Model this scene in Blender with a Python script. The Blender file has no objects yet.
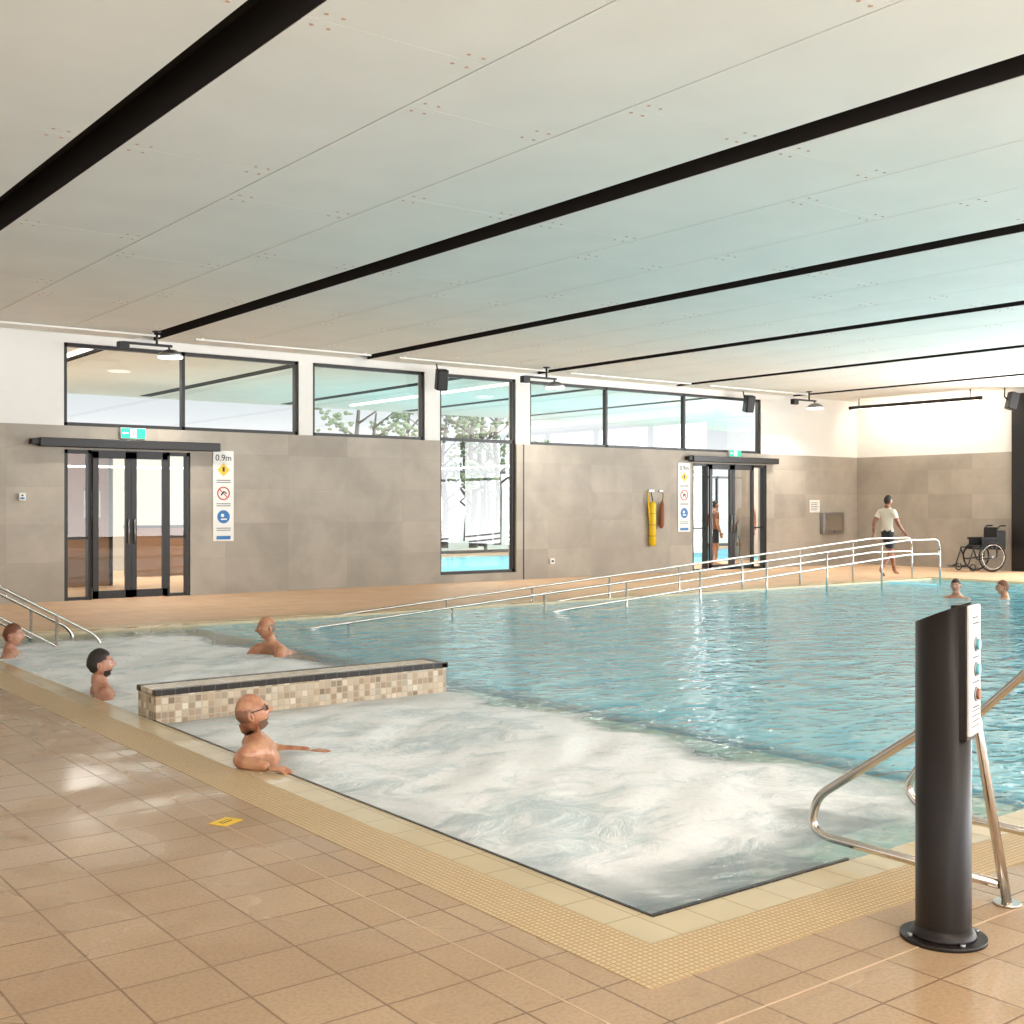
import bpy, bmesh, math, random
from mathutils import Vector, Matrix
random.seed(7)
sc=bpy.context.scene
try: sc.view_settings.view_transform='Standard'
except Exception: pass
try: sc.view_settings.look='None'
except Exception: pass

# ------------------------------------------------------------ materials
def lin(c):
    out=[]
    for v in c:
        v=v/255.0
        out.append(v/12.92 if v<=0.04045 else ((v+0.055)/1.055)**2.4)
    return (out[0],out[1],out[2],1.0)

class NT:
    def __init__(s,name):
        s.mat=bpy.data.materials.new(name); s.mat.use_nodes=True
        s.t=s.mat.node_tree; s.t.nodes.clear()
        s.out=s.t.nodes.new('ShaderNodeOutputMaterial')
    def n(s,typ,inp=None,**props):
        nd=s.t.nodes.new('ShaderNode'+typ)
        for k,v in props.items(): setattr(nd,k,v)
        if inp:
            for k,v in inp.items():
                sk=nd.inputs[k]
                if isinstance(v,bpy.types.NodeSocket): s.t.links.new(v,sk)
                else: sk.default_value=v
        return nd
    def math(s,op,a,b=0.0,c=None):
        d={0:a,1:b}
        if c is not None: d[2]=c
        return s.n('Math',d,operation=op).outputs[0]
    def ramp(s,fac,stops,interp='LINEAR'):
        nd=s.n('ValToRGB',{0:fac}); cr=nd.color_ramp; cr.interpolation=interp
        while len(cr.elements)<len(stops): cr.elements.new(0.5)
        for e,(p,c) in zip(cr.elements,stops):
            e.position=p; e.color=c
        return nd.outputs[0]
    def mix(s,fac,a,b,blend='MIX'):
        nd=s.n('Mix',data_type='RGBA',blend_type=blend)
        for sock,v in ((nd.inputs[0],fac),(nd.inputs[6],a),(nd.inputs[7],b)):
            if isinstance(v,bpy.types.NodeSocket): s.t.links.new(v,sock)
            else: sock.default_value=v
        return nd.outputs[2]
    def pos(s): return s.n('NewGeometry').outputs['Position']
    def smooth(s,v,a,b,lo=0.0,hi=1.0):
        return s.n('MapRange',{0:v,1:a,2:b,3:lo,4:hi},interpolation_type='SMOOTHSTEP').outputs[0]
    def noise(s,vec,scale,detail=3.0,dist=0.0,rough=0.5):
        return s.n('TexNoise',{'Vector':vec,'Scale':scale,'Detail':detail,'Distortion':dist,'Roughness':rough}).outputs[0]
    def bsdf(s,**k):
        return s.n('BsdfPrincipled',{kk.replace('_',' '):v for kk,v in k.items()})
    def done(s,sh):
        s.t.links.new(sh.outputs[0],s.out.inputs[0]); return s.mat

def plain(name,c,rough=0.5,metal=0.0,var=0.06,scale=8.0,spec=0.5):
    N=NT(name); col=lin(c)
    f=N.noise(N.pos(),scale,2.0)
    dark=tuple(x*(1-var) for x in col[:3])+(1,); lite=tuple(min(1,x*(1+var)) for x in col[:3])+(1,)
    cc=N.mix(f,dark,lite)
    b=N.bsdf(Base_Color=cc,Roughness=rough,Metallic=metal)
    b.inputs['Specular IOR Level'].default_value=spec
    return N.done(b)

def emit(name,c,st):
    N=NT(name); col=lin(c)
    b=N.bsdf(Base_Color=col,Roughness=0.4)
    b.inputs['Emission Color'].default_value=col
    b.inputs['Emission Strength'].default_value=st
    return N.done(b)

def tiles(name,plane,su,sv,gw,cols,grout,rough=(0.35,0.35),bump=0.3,off=(0,0),cloud=0.0,cscale=1.5,fine=0.0,stagger=0.0,spec=0.5):
    N=NT(name); p=N.pos(); sp=N.n('SeparateXYZ',{0:p}).outputs
    if plane=='xy': u,v=sp[0],sp[1]
    elif plane=='xz': u,v=N.math('ADD',sp[0],sp[1]),sp[2]
    u=N.math('DIVIDE',N.math('SUBTRACT',u,off[0]),su); v=N.math('DIVIDE',N.math('SUBTRACT',v,off[1]),sv)
    fv=N.math('FLOOR',v)
    if stagger: u=N.math('ADD',u,N.math('MULTIPLY',fv,stagger))
    fu=N.math('FLOOR',u)
    du=N.math('MULTIPLY',N.math('PINGPONG',u,0.5),su); dv=N.math('MULTIPLY',N.math('PINGPONG',v,0.5),sv)
    dm=N.math('MINIMUM',du,dv)
    g=N.n('MapRange',{0:dm,1:gw*0.35,2:gw*0.65,3:0.0,4:1.0}).outputs[0]
    vec=N.n('CombineXYZ',{0:fu,1:fv,2:0.3}).outputs[0]
    wn=N.n('TexWhiteNoise',{'Vector':vec},noise_dimensions='3D').outputs[0]
    k=len(cols)
    c=N.ramp(wn,[((i/(k-1)) if k>1 else 0,lin(cc)) for i,cc in enumerate(cols)])
    if cloud:
        cl=N.noise(p,cscale,4.0,0.3,0.6)
        c=N.mix(N.smooth(cl,0.3,0.7),c,N.mix(cloud,c,(0.0,0.0,0.0,1)))
    c=N.mix(g,lin(grout),c)
    if rough[0]!=rough[1]: rn=N.smooth(N.noise(p,0.9,3.0,0.4),0.38,0.62,rough[0],rough[1])
    else: rn=rough[0]
    h=g
    if fine:
        fn=N.noise(p,70.0,1.0)
        c=N.mix(N.smooth(fn,0.35,0.75),c,N.mix(fine,c,(0,0,0,1)))
        h=N.math('ADD',g,N.math('MULTIPLY',fn,fine*1.5))
    bp=N.n('Bump',{'Strength':bump,'Distance':0.003,'Height':h}).outputs[0]
    b=N.bsdf(Base_Color=c,Roughness=rn,Normal=bp)
    b.inputs['Specular IOR Level'].default_value=spec
    return N.done(b)

M={}
M['deck']=tiles('deck_tile','xy',0.3,0.3,0.008,[(186,154,120),(196,164,129),(191,159,124),(203,172,137)],(142,112,84),rough=(0.11,0.44),bump=0.5,off=(0.06,0.06),cloud=0.18,cscale=0.9,fine=0.16)
M['deckdry']=tiles('deck_tile_dry','xy',0.3,0.3,0.008,[(220,184,150),(226,191,157),(216,180,146)],(190,154,122),rough=(0.55,0.55),bump=0.3,off=(0.06,0.06),cloud=0.06,spec=0.15)
M['grate']=tiles('grating_tile','xy',0.024,0.024,0.007,[(216,188,142),(224,198,154)],(184,152,108),rough=(0.4,0.5),bump=0.6,cloud=0.06)
M['cream']=tiles('cream_tile','xy',0.2,0.245,0.006,[(214,194,156),(220,202,166)],(186,162,122),rough=(0.12,0.25),bump=0.4,cloud=0.08)
M['sub']=tiles('submerged_cream_tile','xy',0.2,0.245,0.006,[(235,228,205),(240,232,212)],(200,190,165),rough=(0.2,0.2),bump=0.2)
M['greywall']=tiles('grey_wall_tile','xz',1.2,0.6,0.004,[(174,165,152),(180,171,158),(170,161,149),(186,177,164)],(160,152,139),rough=(0.55,0.55),bump=0.2,off=(0.15,0.02),cloud=0.20,cscale=1.1,spec=0.3)
M['mosaic']=tiles('weir_mosaic','xz',0.05,0.05,0.008,[(222,208,186),(190,168,142),(160,134,110),(210,194,170),(136,118,100),(228,218,200)],(190,174,150),rough=(0.2,0.2),bump=0.3,off=(0,0.0))
M['mosaic_top']=tiles('weir_top_mosaic','xy',0.05,0.05,0.008,[(238,228,208),(226,212,190),(214,196,170)],(200,185,165),rough=(0.2,0.2),bump=0.3)
M['joint']=plain('deck_joint',(206,178,148),0.5)
M['darktile']=tiles('dark_edge_tile','xy',0.1,0.1,0.006,[(44,40,40),(56,50,48)],(90,84,78),rough=(0.2,0.2),bump=0.3)
M['poolfloor']=tiles('pool_floor_tile','xy',0.25,0.25,0.01,[(110,206,228),(122,216,234)],(104,192,214),rough=(0.4,0.4),bump=0.1,cloud=0.10,cscale=0.8)
M['poolwall']=plain('pool_wall_tile',(118,206,226),0.35)
M['spafloor']=plain('spa_floor_tile',(120,160,170),0.4)
M['white']=plain('white_plaster',(234,232,227),0.7,var=0.02)
M['ceil']=plain('ceiling_panel',(238,236,229),0.75,var=0.06,scale=1.2,spec=0.2)
M['void']=plain('ceiling_void',(52,47,44),0.9,spec=0.1)
M['black']=plain('black_aluminium',(30,27,27),0.4)
M['blackpl']=plain('black_plastic',(24,23,24),0.5)
M['bronze']=plain('bollard_black_paint',(32,25,23),0.36,var=0.1,scale=3,spec=0.35)
M['steel']=plain('stainless_steel',(205,198,190),0.18,metal=1.0,var=0.03)
M['steelb']=plain('brushed_steel',(160,160,160),0.35,metal=0.9)
M['panelw']=plain('white_sign_panel',(232,231,226),0.4,var=0.02)
M['yellow']=plain('yellow_vinyl',(236,194,20),0.4)
M['red']=plain('red_print',(205,60,40),0.4)
M['blue']=plain('blue_print',(20,110,175),0.4)
M['ink']=plain('black_print',(40,40,42),0.5)
M['teal']=plain('teal_button',(90,165,175),0.3)
M['brownfix']=plain('timber_fixing',(204,166,142),0.6)
M['rubber']=plain('rubber',(28,28,30),0.7)
M['orange']=plain('orange_vinyl',(140,85,55),0.5)
M['timber']=plain('timber_lining',(160,124,98),0.45,var=0.2,scale=3)
M['beyondwall']=plain('hall_wall',(190,182,172),0.7)
M['ground']=plain('outdoor_ground',(170,178,166),0.9,var=0.1,scale=0.6)
M['bark']=plain('bark',(84,78,70),0.9,var=0.2)
M['leaf']=plain('foliage',(128,142,112),0.9,var=0.35,scale=3)
M['exit']=emit('exit_sign_green',(30,180,140),0.7)
M['exitw']=emit('exit_sign_white',(240,250,245),1.0)
M['lamp']=emit('lamp_lens',(255,250,240),6.0)
M['strip']=emit('strip_lens',(255,244,228),3.0)

def glass(name,refl=0.0,tint=(0.90,0.93,0.93,1)):
    N=NT(name)
    tr=N.n('BsdfTransparent',{0:tint}); gl=N.n('BsdfGlossy',{'Roughness':0.0,'Color':(0.95,0.95,0.95,1)})
    lw=N.n('LayerWeight',{'Blend':0.35}).outputs['Fresnel']
    f=N.math('MINIMUM',N.math('ADD',lw,refl),0.9)
    mx=N.n('MixShader',{0:f,1:tr.outputs[0],2:gl.outputs[0]})
    return N.done(mx)
M['glass']=glass('window_glass',0.03)

# water with aerated foam inside the spa bays
def water_mat():
    N=NT('pool_water'); p=N.pos(); sp=N.n('SeparateXYZ',{0:p}).outputs; x,y=sp[0],sp[1]
    wob=N.math('SUBTRACT',N.noise(p,1.3,3.0,0.5),0.5)
    wx=N.math('MULTIPLY',wob,1.1)
    xx=N.math('ADD',x,wx); yy=N.math('ADD',y,N.math('MULTIPLY',wob,2.0))
    mx=N.smooth(xx,5.66,5.36,0.0,1.0)
    mfront=N.smooth(N.math('ADD',y,wx),3.15,3.8,0.25,1.0)
    mleft=N.smooth(N.math('ADD',x,wx),3.0,3.35,0.65,1.0)
    mstep=N.math('SUBTRACT',1.0,N.math('MULTIPLY',N.math('MULTIPLY',N.smooth(x,4.0,4.5),N.smooth(yy,4.1,3.5)),0.55))
    mspa1=N.math('MULTIPLY',N.math('MULTIPLY',N.math('MULTIPLY',mfront,mstep),mleft),N.smooth(N.math('ADD',y,wx),8.3,7.6,0.35,1.0))
    gap=N.math('GREATER_THAN',y,8.3)
    mspa2=N.math('MULTIPLY',N.smooth(yy,14.2,13.2,0.0,1.0),N.smooth(yy,8.3,9.0,0.85,1.0))
    zone=N.mix(gap,mspa1,mspa2)
    mask=N.math('MULTIPLY',zone,mx)
    mp=N.n('Mapping',{'Vector':p,'Rotation':(0,0,0.5),'Scale':(1.0,1.5,1.0)}).outputs[0]
    s1=N.noise(mp,0.75,3.0,1.0,0.5)
    s2=N.noise(mp,3.0,6.0,1.3,0.7)
    st=N.math('ADD',N.math('MULTIPLY',s1,0.5),N.math('MULTIPLY',s2,0.5))
    st=N.smooth(st,0.33,0.54)
    foam=N.math('MULTIPLY',mask,N.math('ADD',0.86,N.math('MULTIPLY',st,0.14)))
    rm=N.n('Mapping',{'Vector':p,'Rotation':(0,0,0.3),'Scale':(1.0,1.6,1.0)}).outputs[0]
    r=N.math('ADD',N.noise(rm,2.2,2.0,0.6),N.math('MULTIPLY',N.noise(rm,7.0,1.0,0.4),0.4))
    bp=N.n('Bump',{'Strength':0.75,'Distance':0.05,'Height':r}).outputs[0]
    fr=N.math('MULTIPLY',N.n('Fresnel',{'IOR':1.33,'Normal':bp}).outputs[0],0.85)
    tr=N.n('BsdfTransparent',{0:(0.74,0.96,0.99,1)})
    wc=N.mix(N.smooth(r,0.4,0.9),lin((88,190,216)),lin((156,228,241)))
    df=N.n('BsdfDiffuse',{0:wc})
    bf=N.smooth(x,5.72,6.1,0.08,0.72)
    body=N.n('MixShader',{0:bf,1:tr.outputs[0],2:df.outputs[0]})
    gl=N.n('BsdfGlossy',{'Roughness':0.06,'Normal':bp,'Color':(1,1,1,1)})
    wat=N.n('MixShader',{0:fr,1:body.outputs[0],2:gl.outputs[0]})
    bub=N.noise(p,26.0,3.0,0.3,0.7)
    fc=N.mix(st,lin((214,228,230)),lin((253,254,253)))
    fc=N.mix(N.math('MULTIPLY',N.smooth(bub,0.60,0.36),0.14),fc,lin((190,205,206)))
    fh=N.math('ADD',N.math('ADD',N.math('MULTIPLY',st,0.8),N.math('MULTIPLY',N.noise(p,9.0,3.0,0.8),0.4)),N.math('MULTIPLY',bub,0.12))
    fbp=N.n('Bump',{'Strength':0.42,'Distance':0.05,'Height':fh}).outputs[0]
    fb=N.bsdf(Base_Color=fc,Roughness=0.6,Normal=fbp)
    fb.inputs['Specular IOR Level'].default_value=0.2
    res=N.n('MixShader',{0:foam,1:wat.outputs[0],2:fb.outputs[0]})
    return N.done(res)
M['water']=water_mat()

def skin_mat(name,c):
    N=NT(name); p=N.pos(); col=lin(c)
    f=N.noise(p,14.0,3.0)
    d=tuple(a*b for a,b in zip(col[:3],(0.74,0.58,0.54)))+(1,)
    fb=N.noise(p,26.0,3.0)
    bp=N.n('Bump',{'Strength':0.5,'Distance':0.008,'Height':fb}).outputs[0]
    b=N.bsdf(Base_Color=N.mix(N.smooth(f,.35,.65),d,col),Roughness=0.34,Normal=bp)
    return N.done(b)
M['skinA']=skin_mat('skin_tanned',(204,152,118))
M['skinB']=skin_mat('skin_light',(194,146,120))
M['skinC']=skin_mat('skin_brown',(160,110,84))
M['stubble']=skin_mat('stubble',(150,112,92))
M['lip']=skin_mat('lip',(164,96,84))
M['hair_dark']=plain('hair_dark',(44,36,32),0.6,var=0.4,scale=60)
M['hair_red']=plain('hair_auburn',(120,72,50),0.6,var=0.4,scale=60)
M['hair_grey']=plain('hair_grey',(140,122,106),0.6,var=0.3,scale=60)
M['beard']=plain('beard',(118,88,70),0.8,var=0.4,scale=70)
M['eyew']=plain('eye_white',(220,214,206),0.2)
M['shirt']=plain('white_tshirt',(224,214,198),0.8,var=0.1)
M['shorts']=plain('dark_shorts',(40,44,54),0.8)
M['swim']=plain('swim_shorts',(30,34,48),0.6)

# ------------------------------------------------------------ mesh builder
class B:
    def __init__(s): s.bm=bmesh.new(); s.mats=[]
    def mi(s,m):
        m=M[m] if isinstance(m,str) else m
        if m not in s.mats: s.mats.append(m)
        return s.mats.index(m)
    def add(s,vs,fs,m,smooth=False):
        i=s.mi(m); bv=[s.bm.verts.new(v) for v in vs]; out=[]
        for f in fs:
            try:
                ff=s.bm.faces.new([bv[k] for k in f]); ff.material_index=i; ff.smooth=smooth; out.append(ff)
            except ValueError: pass
        return bv,out
    def box(s,m,x0,x1,y0,y1,z0,z1,bev=0.0,mat=None,seg=2):
        vs=[Vector((x,y,z)) for x in (x0,x1) for y in (y0,y1) for z in (z0,z1)]
        if mat is not None: vs=[mat@v for v in vs]
        fs=[(0,1,3,2),(4,6,7,5),(0,4,5,1),(2,3,7,6),(0,2,6,4),(1,5,7,3)]
        bv,ff=s.add(vs,fs,m)
        if bev>0:
            ed=list({e for f in ff for e in f.edges})
            r=bmesh.ops.bevel(s.bm,geom=ed,offset=bev,segments=seg,affect='EDGES',profile=0.5)
            mi=s.mi(m)
            for f in r['faces']: f.material_index=mi; f.smooth=True
    def tube(s,m,pts,r,seg=12,closed=False,cap=True):
        pts=[Vector(p) for p in pts]; n=len(pts)
        rs=r if isinstance(r,(list,tuple)) else [r]*n
        vs=[];fs=[]
        t0=(pts[1]-pts[0]).normalized()
        up=Vector((0,0,1)) if abs(t0.z)<0.9 else Vector((1,0,0))
        nrm=(up-t0*up.dot(t0)).normalized()
        for i in range(n):
            if closed: t=(pts[(i+1)%n]-pts[i-1]).normalized()
            else: t=(pts[min(i+1,n-1)]-pts[max(i-1,0)]).normalized()
            nrm=(nrm-t*nrm.dot(t)).normalized(); bn=t.cross(nrm)
            for k in range(seg):
                a=2*math.pi*k/seg
                vs.append(pts[i]+(nrm*math.cos(a)+bn*math.sin(a))*rs[i])
        rng=n if closed else n-1
        for i in range(rng):
            j=(i+1)%n
            for k in range(seg):
                k2=(k+1)%seg
                fs.append((i*seg+k,i*seg+k2,j*seg+k2,j*seg+k))
        bv,_=s.add(vs,fs,m,True)
        if cap and not closed:
            i=s.mi(m)
            for ring,rev in ((bv[:seg],True),(bv[-seg:],False)):
                try:
                    f=s.bm.faces.new(ring[::-1] if rev else ring); f.material_index=i
                except ValueError: pass
    def cyl(s,m,p0,p1,r0,r1=None,seg=24):
        s.tube(m,[p0,p1],[r0,r0 if r1 is None else r1],seg)
    def ring(s,m,c,R,r,axis,n=32,seg=8):
        ax=Vector(axis).normalized(); u=ax.orthogonal().normalized(); v=ax.cross(u); c=Vector(c)
        s.tube(m,[c+(u*math.cos(2*math.pi*i/n)+v*math.sin(2*math.pi*i/n))*R for i in range(n)],r,seg,closed=True)
    def ell(s,m,c,rad,nu=16,nv=10,mat=None):
        vs=[];fs=[];c=Vector(c)
        for j in range(nv+1):
            ph=math.pi*j/nv
            for i in range(nu):
                th=2*math.pi*i/nu
                v=Vector((rad[0]*math.sin(ph)*math.cos(th),rad[1]*math.sin(ph)*math.sin(th),rad[2]*math.cos(ph)))
                if mat is not None: v=mat@v
                vs.append(c+v)
        for j in range(nv):
            for i in range(nu):
                i2=(i+1)%nu
                fs.append((j*nu+i,(j+1)*nu+i,(j+1)*nu+i2,j*nu+i2))
        s.add(vs,fs,m,True)
    def text(s,m,txt,mat,size,depth=0.002):
        cu=bpy.data.curves.new('t','FONT'); cu.body=txt; cu.size=size; cu.align_x='CENTER'; cu.align_y='CENTER'; cu.extrude=depth
        ob=bpy.data.objects.new('t',cu); sc.collection.objects.link(ob)
        dg=bpy.context.evaluated_depsgraph_get(); dg.update()
        me=bpy.data.meshes.new_from_object(ob.evaluated_get(dg))
        s.add([mat@v.co for v in me.vertices],[tuple(p.vertices) for p in me.polygons],m)
        bpy.data.objects.remove(ob); bpy.data.meshes.remove(me)
    def finish(s,name,recalc=True,xf=None,parent=None):
        bmesh.ops.remove_doubles(s.bm,verts=s.bm.verts[:],dist=1e-6)
        if recalc: bmesh.ops.recalc_face_normals(s.bm,faces=s.bm.faces[:])
        if xf is not None: s.bm.transform(xf)
        me=bpy.data.meshes.new(name); s.bm.to_mesh(me); s.bm.free()
        for m in s.mats: me.materials.append(m)
        ob=bpy.data.objects.new(name,me); sc.collection.objects.link(ob)
        if parent: ob.parent=parent
        return ob
def empty(name):
    e=bpy.data.objects.new(name,None); sc.collection.objects.link(e); return e

def rounded(pts,r=0.06,n=6):
    pts=[Vector(p) for p in pts]; out=[pts[0]]
    for i in range(1,len(pts)-1):
        a,b,c=pts[i-1],pts[i],pts[i+1]
        d1=min(r,(a-b).length*0.49); d2=min(r,(c-b).length*0.49)
        p=b+(a-b).normalized()*d1; q=b+(c-b).normalized()*d2
        for k in range(n+1):
            t=k/n; out.append(p*(1-t)**2+b*2*t*(1-t)+q*t*t)
    out.append(pts[-1]); return out

# ------------------------------------------------------------ dims
YB=19.3; XR=26.2; XL=-3.0; YF=-6.0; HC=4.27
PX0,PX1,PY0,PY1=3.04,22.3,3.15,14.55
WZ=-0.035

# floor
b=B()
b.box('deck',XL,PX0-0.47,YF,PY1+0.45,-0.3,0)
b.box('deck',PX0-0.47,XR,YF,PY0-0.49,-0.3,0)
b.box('deckdry',XL,XR,PY1+0.45,YB,-0.3,0)
b.box('deckdry',PX1+0.45,XR,PY0-0.49,PY1+0.45,-0.3,0)
b.finish('floor')
pool=empty('swimming_pool')
# pool coping
b=B()
def frame(bb,m,x0,x1,y0,y1,w,z0,z1):
    bb.box(m,x0,x0+w,y0,y1,z0,z1); bb.box(m,x1-w,x1,y0,y1,z0,z1)
    bb.box(m,x0+w,x1-w,y0,y0+w,z0,z1); bb.box(m,x0+w,x1-w,y1-w,y1,z0,z1)
frame(b,'grate',PX0-0.47,PX1+0.45,PY0-0.49,PY1+0.45,0.27,-0.3,0.002)
frame(b,'cream',PX0-0.20,PX1+0.18,PY0-0.22,PY1+0.18,0.20,-0.3,-0.004)
b.box('darktile',PX0-0.002,PX0+0.010,PY0-0.012,8.15,-0.3,0.001)
b.box('darktile',PX0,4.2,PY0-0.016,PY0,-0.3,0.002)
b.finish('pool_coping',parent=pool)
# movement joint line in deck
b=B()
b.box('joint',2.30,2.307,YF,YB,-0.002,0.0012)
b.box('joint',-3,26,2.36,2.367,-0.002,0.0012)
b.finish('trim_deck_joint')
# pool basin
b=B()
b.box('poolfloor',PX0-0.1,PX1+0.1,PY0-0.1,PY1+0.1,-1.5,-1.3)
b.box('poolwall',PX0-0.2,PX0,PY0,PY1,-1.4,-0.25); b.box('poolwall',PX1,PX1+0.2,PY0,PY1,-1.4,-0.01)
b.box('poolwall',PX0,PX1,PY0-0.2,PY0,-1.4,-0.25); b.box('poolwall',PX0,PX1,PY1,PY1+0.2,-1.4,-0.01)
b.box('spafloor',PX0,5.5,PY0,PY1,-1.3,-0.9)
b.box('sub',5.5,5.78,PY0,8.15,-1.3,-0.046,0.01)
b.box('sub',4.2,5.78,PY0,3.5,-1.3,-0.050,0.01)
b.box('sub',4.2,5.5,3.5,3.85,-1.3,-0.25,0.01)
b.box('sub',4.2,5.5,3.85,4.2,-1.3,-0.45,0.01)
b.finish('pool_basin',parent=pool)
# submerged ramp
b=B()
vs=[(8.3,13.45,-1.3),(8.3,14.55,-1.3),(20.8,14.55,-0.02),(20.8,13.45,-0.02),(8.3,13.45,-1.35),(8.3,14.55,-1.35),(20.8,14.55,-1.35),(20.8,13.45,-1.35)]
b.add([Vector(v) for v in vs],[(0,1,2,3),(4,5,6,7),(0,4,5,1),(2,3,7,6),(0,3,7,4),(1,2,6,5)],'poolfloor')
b.box('poolfloor',20.8,PX1,13.45,14.55,-1.35,-0.06)
b.finish('pool_ramp',parent=pool)

# water
def wave(x,y):
    sp=max(0,min(1,(5.6-x)/0.6))*max(0,min(1,(x-3.04)/0.3))*max(0,min(1,(y-3.15)/0.7))*max(0,min(1,(13.9-y)/0.8))
    if 7.7<y<8.9: sp*=min(1,abs(y-8.3)/0.6)
    e=sp*0.012*(math.sin(x*3.1+1.3*math.sin(y*1.7))+math.sin(y*2.3+x*1.4+2*math.sin(x*1.1))+0.6*math.sin(5.3*x-3.7*y+math.sin(y*4)))
    e+=sp*0.006*(math.sin(11*x+3*math.sin(5*y))+math.sin(13*y+2*math.sin(7*x)))
    return WZ+e*0.8+sp*0.015
def grid(name,x0,x1,y0,y1,st,m,fn):
    nx=int((x1-x0)/st)+1; ny=int((y1-y0)/st)+1
    vs=[(x0+(x1-x0)*i/nx,y0+(y1-y0)*j/ny) for j in range(ny+1) for i in range(nx+1)]
    vs=[(x,y,fn(x,y)) for x,y in vs]
    fs=[(j*(nx+1)+i,j*(nx+1)+i+1,(j+1)*(nx+1)+i+1,(j+1)*(nx+1)+i) for j in range(ny) for i in range(nx)]
    me=bpy.data.meshes.new(name); me.from_pydata(vs,[],fs); me.materials.append(M[m])
    me.polygons.foreach_set('use_smooth',[True]*len(fs)); me.update()
    ob=bpy.data.objects.new(name,me); sc.collection.objects.link(ob); return ob
grid('spa_water',PX0,6.3,PY0,PY1,0.045,'water',wave).parent=pool
grid('pool_water',6.3,PX1,PY0,PY1,1.0,'water',lambda x,y:WZ).parent=pool

# weir wall
b=B()
b.box('mosaic',3.06,5.53,8.15,8.5,-1.0,0.17)
b.box('mosaic_top',3.06,5.53,8.20,8.45,0.165,0.205)
b.box('darktile',3.05,5.54,8.14,8.20,0.165,0.208,0.006)
b.box('darktile',3.05,5.54,8.45,8.51,0.165,0.208,0.006)
b.box('darktile',5.48,5.545,8.14,8.51,0.165,0.209,0.006)
b.finish('spa_divider',parent=pool)

# ------------------------------------------------------------ walls
b=B()
def wall_rects(m,xs,z0,z1,y0=YB,y1=YB+0.25):
    for a,c in xs: b.box(m,a,c,y0,y1,z0,z1)
wall_rects('greywall',[(XL,5.75),(7.84,12.95),(14.83,19.99),(22.58,XR+0.2)],0,2.42,YB-0.02)
wall_rects('greywall',[(XL,12.95),(14.83,19.99),(22.58,XR+0.2)],2.42,2.80,YB-0.02)
wall_rects('greywall',[(19.99,22.58)],2.52,2.80,YB-0.02)
wall_rects('greywall',[(12.95,14.83)],0,0.16,YB-0.02)
wall_rects('white',[(XL,5.75),(9.89,10.17),(12.6,12.95),(14.83,15.2),(22.4,XR+0.2)],2.80,4.7)
wall_rects('white',[(5.75,9.89),(10.17,12.6),(12.95,14.83),(15.2,22.4)],4.13,4.7)
b.finish('wall_back')
b=B()
b.box('greywall',XR-0.02,XR+0.25,14.9,YB-0.02,0,2.80)
b.box('white',XR,XR+0.25,14.9,YB,2.80,4.7)
b.box('white',XR,XR+0.25,YF,14.9,4.15,4.7)
b.box('black',XR-0.12,XR+0.25,14.2,14.9,0,4.15)
b.finish('wall_right')
b=B(); b.box('white',XL-0.2,XL,YF,YB,0,4.7); b.finish('wall_left')
b=B(); b.box('white',XL,XR+0.2,YF-0.2,YF,4.1,4.7); b.box('greywall',XL,XR+0.2,YF-0.2,YF,0,0.3)
b.finish('wall_front')
b=B()
x=XL
while x<XR: b.box('black',x,x+0.08,YF-0.15,YF-0.05,0.3,4.1); x+=2.9
b.box('black',XL,XR,YF-0.15,YF-0.05,4.02,4.1); b.box('black',XL,XR,YF-0.15,YF-0.05,0.3,0.38)
b.finish('window_front')
# glazed right wall
b=B()
ys=[14.2-i*2.6 for i in range(9)]
for y in ys: b.box('black',XR-0.05,XR+0.1,max(YF,y),max(YF,y)+0.12,0,4.15)
b.box('black',XR-0.05,XR+0.1,YF,14.2,4.05,4.15); b.box('black',XR-0.05,XR+0.1,YF,14.2,0,0.12); b.box('black',XR-0.04,XR+0.09,YF,14.2,2.5,2.6)
b.finish('window_right')

# back windows
def window(name,x0,x1,z0,z1,mull=(),trans=()):
    b=B(); f=0.06; y0,y1=YB+0.04,YB+0.14
    b.box('black',x0,x0+f,y0,y1,z0,z1); b.box('black',x1-f,x1,y0,y1,z0,z1)
    b.box('black',x0,x1,y0,y1,z0,z0+f); b.box('black',x0,x1,y0,y1,z1-f,z1)
    for m in mull: b.box('black',m-f/2,m+f/2,y0,y1,z0,z1)
    for t in trans: b.box('black',x0,x1,y0,y1,t-f/2,t+f/2)
    b.add([Vector(v) for v in ((x0,y0+.05,z0),(x1,y0+.05,z0),(x1,y0+.05,z1),(x0,y0+.05,z1))],[(0,1,2,3)],'glass')
    b.finish(name)
window('window_1',5.75,9.89,2.80,4.13,(7.74,))
window('window_2',10.17,12.6,2.80,4.13)
window('window_3',12.95,14.83,0.16,4.13,(),(2.84,))
window('window_4',15.2,22.4,2.80,4.13,(17.37,19.79))

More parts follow.
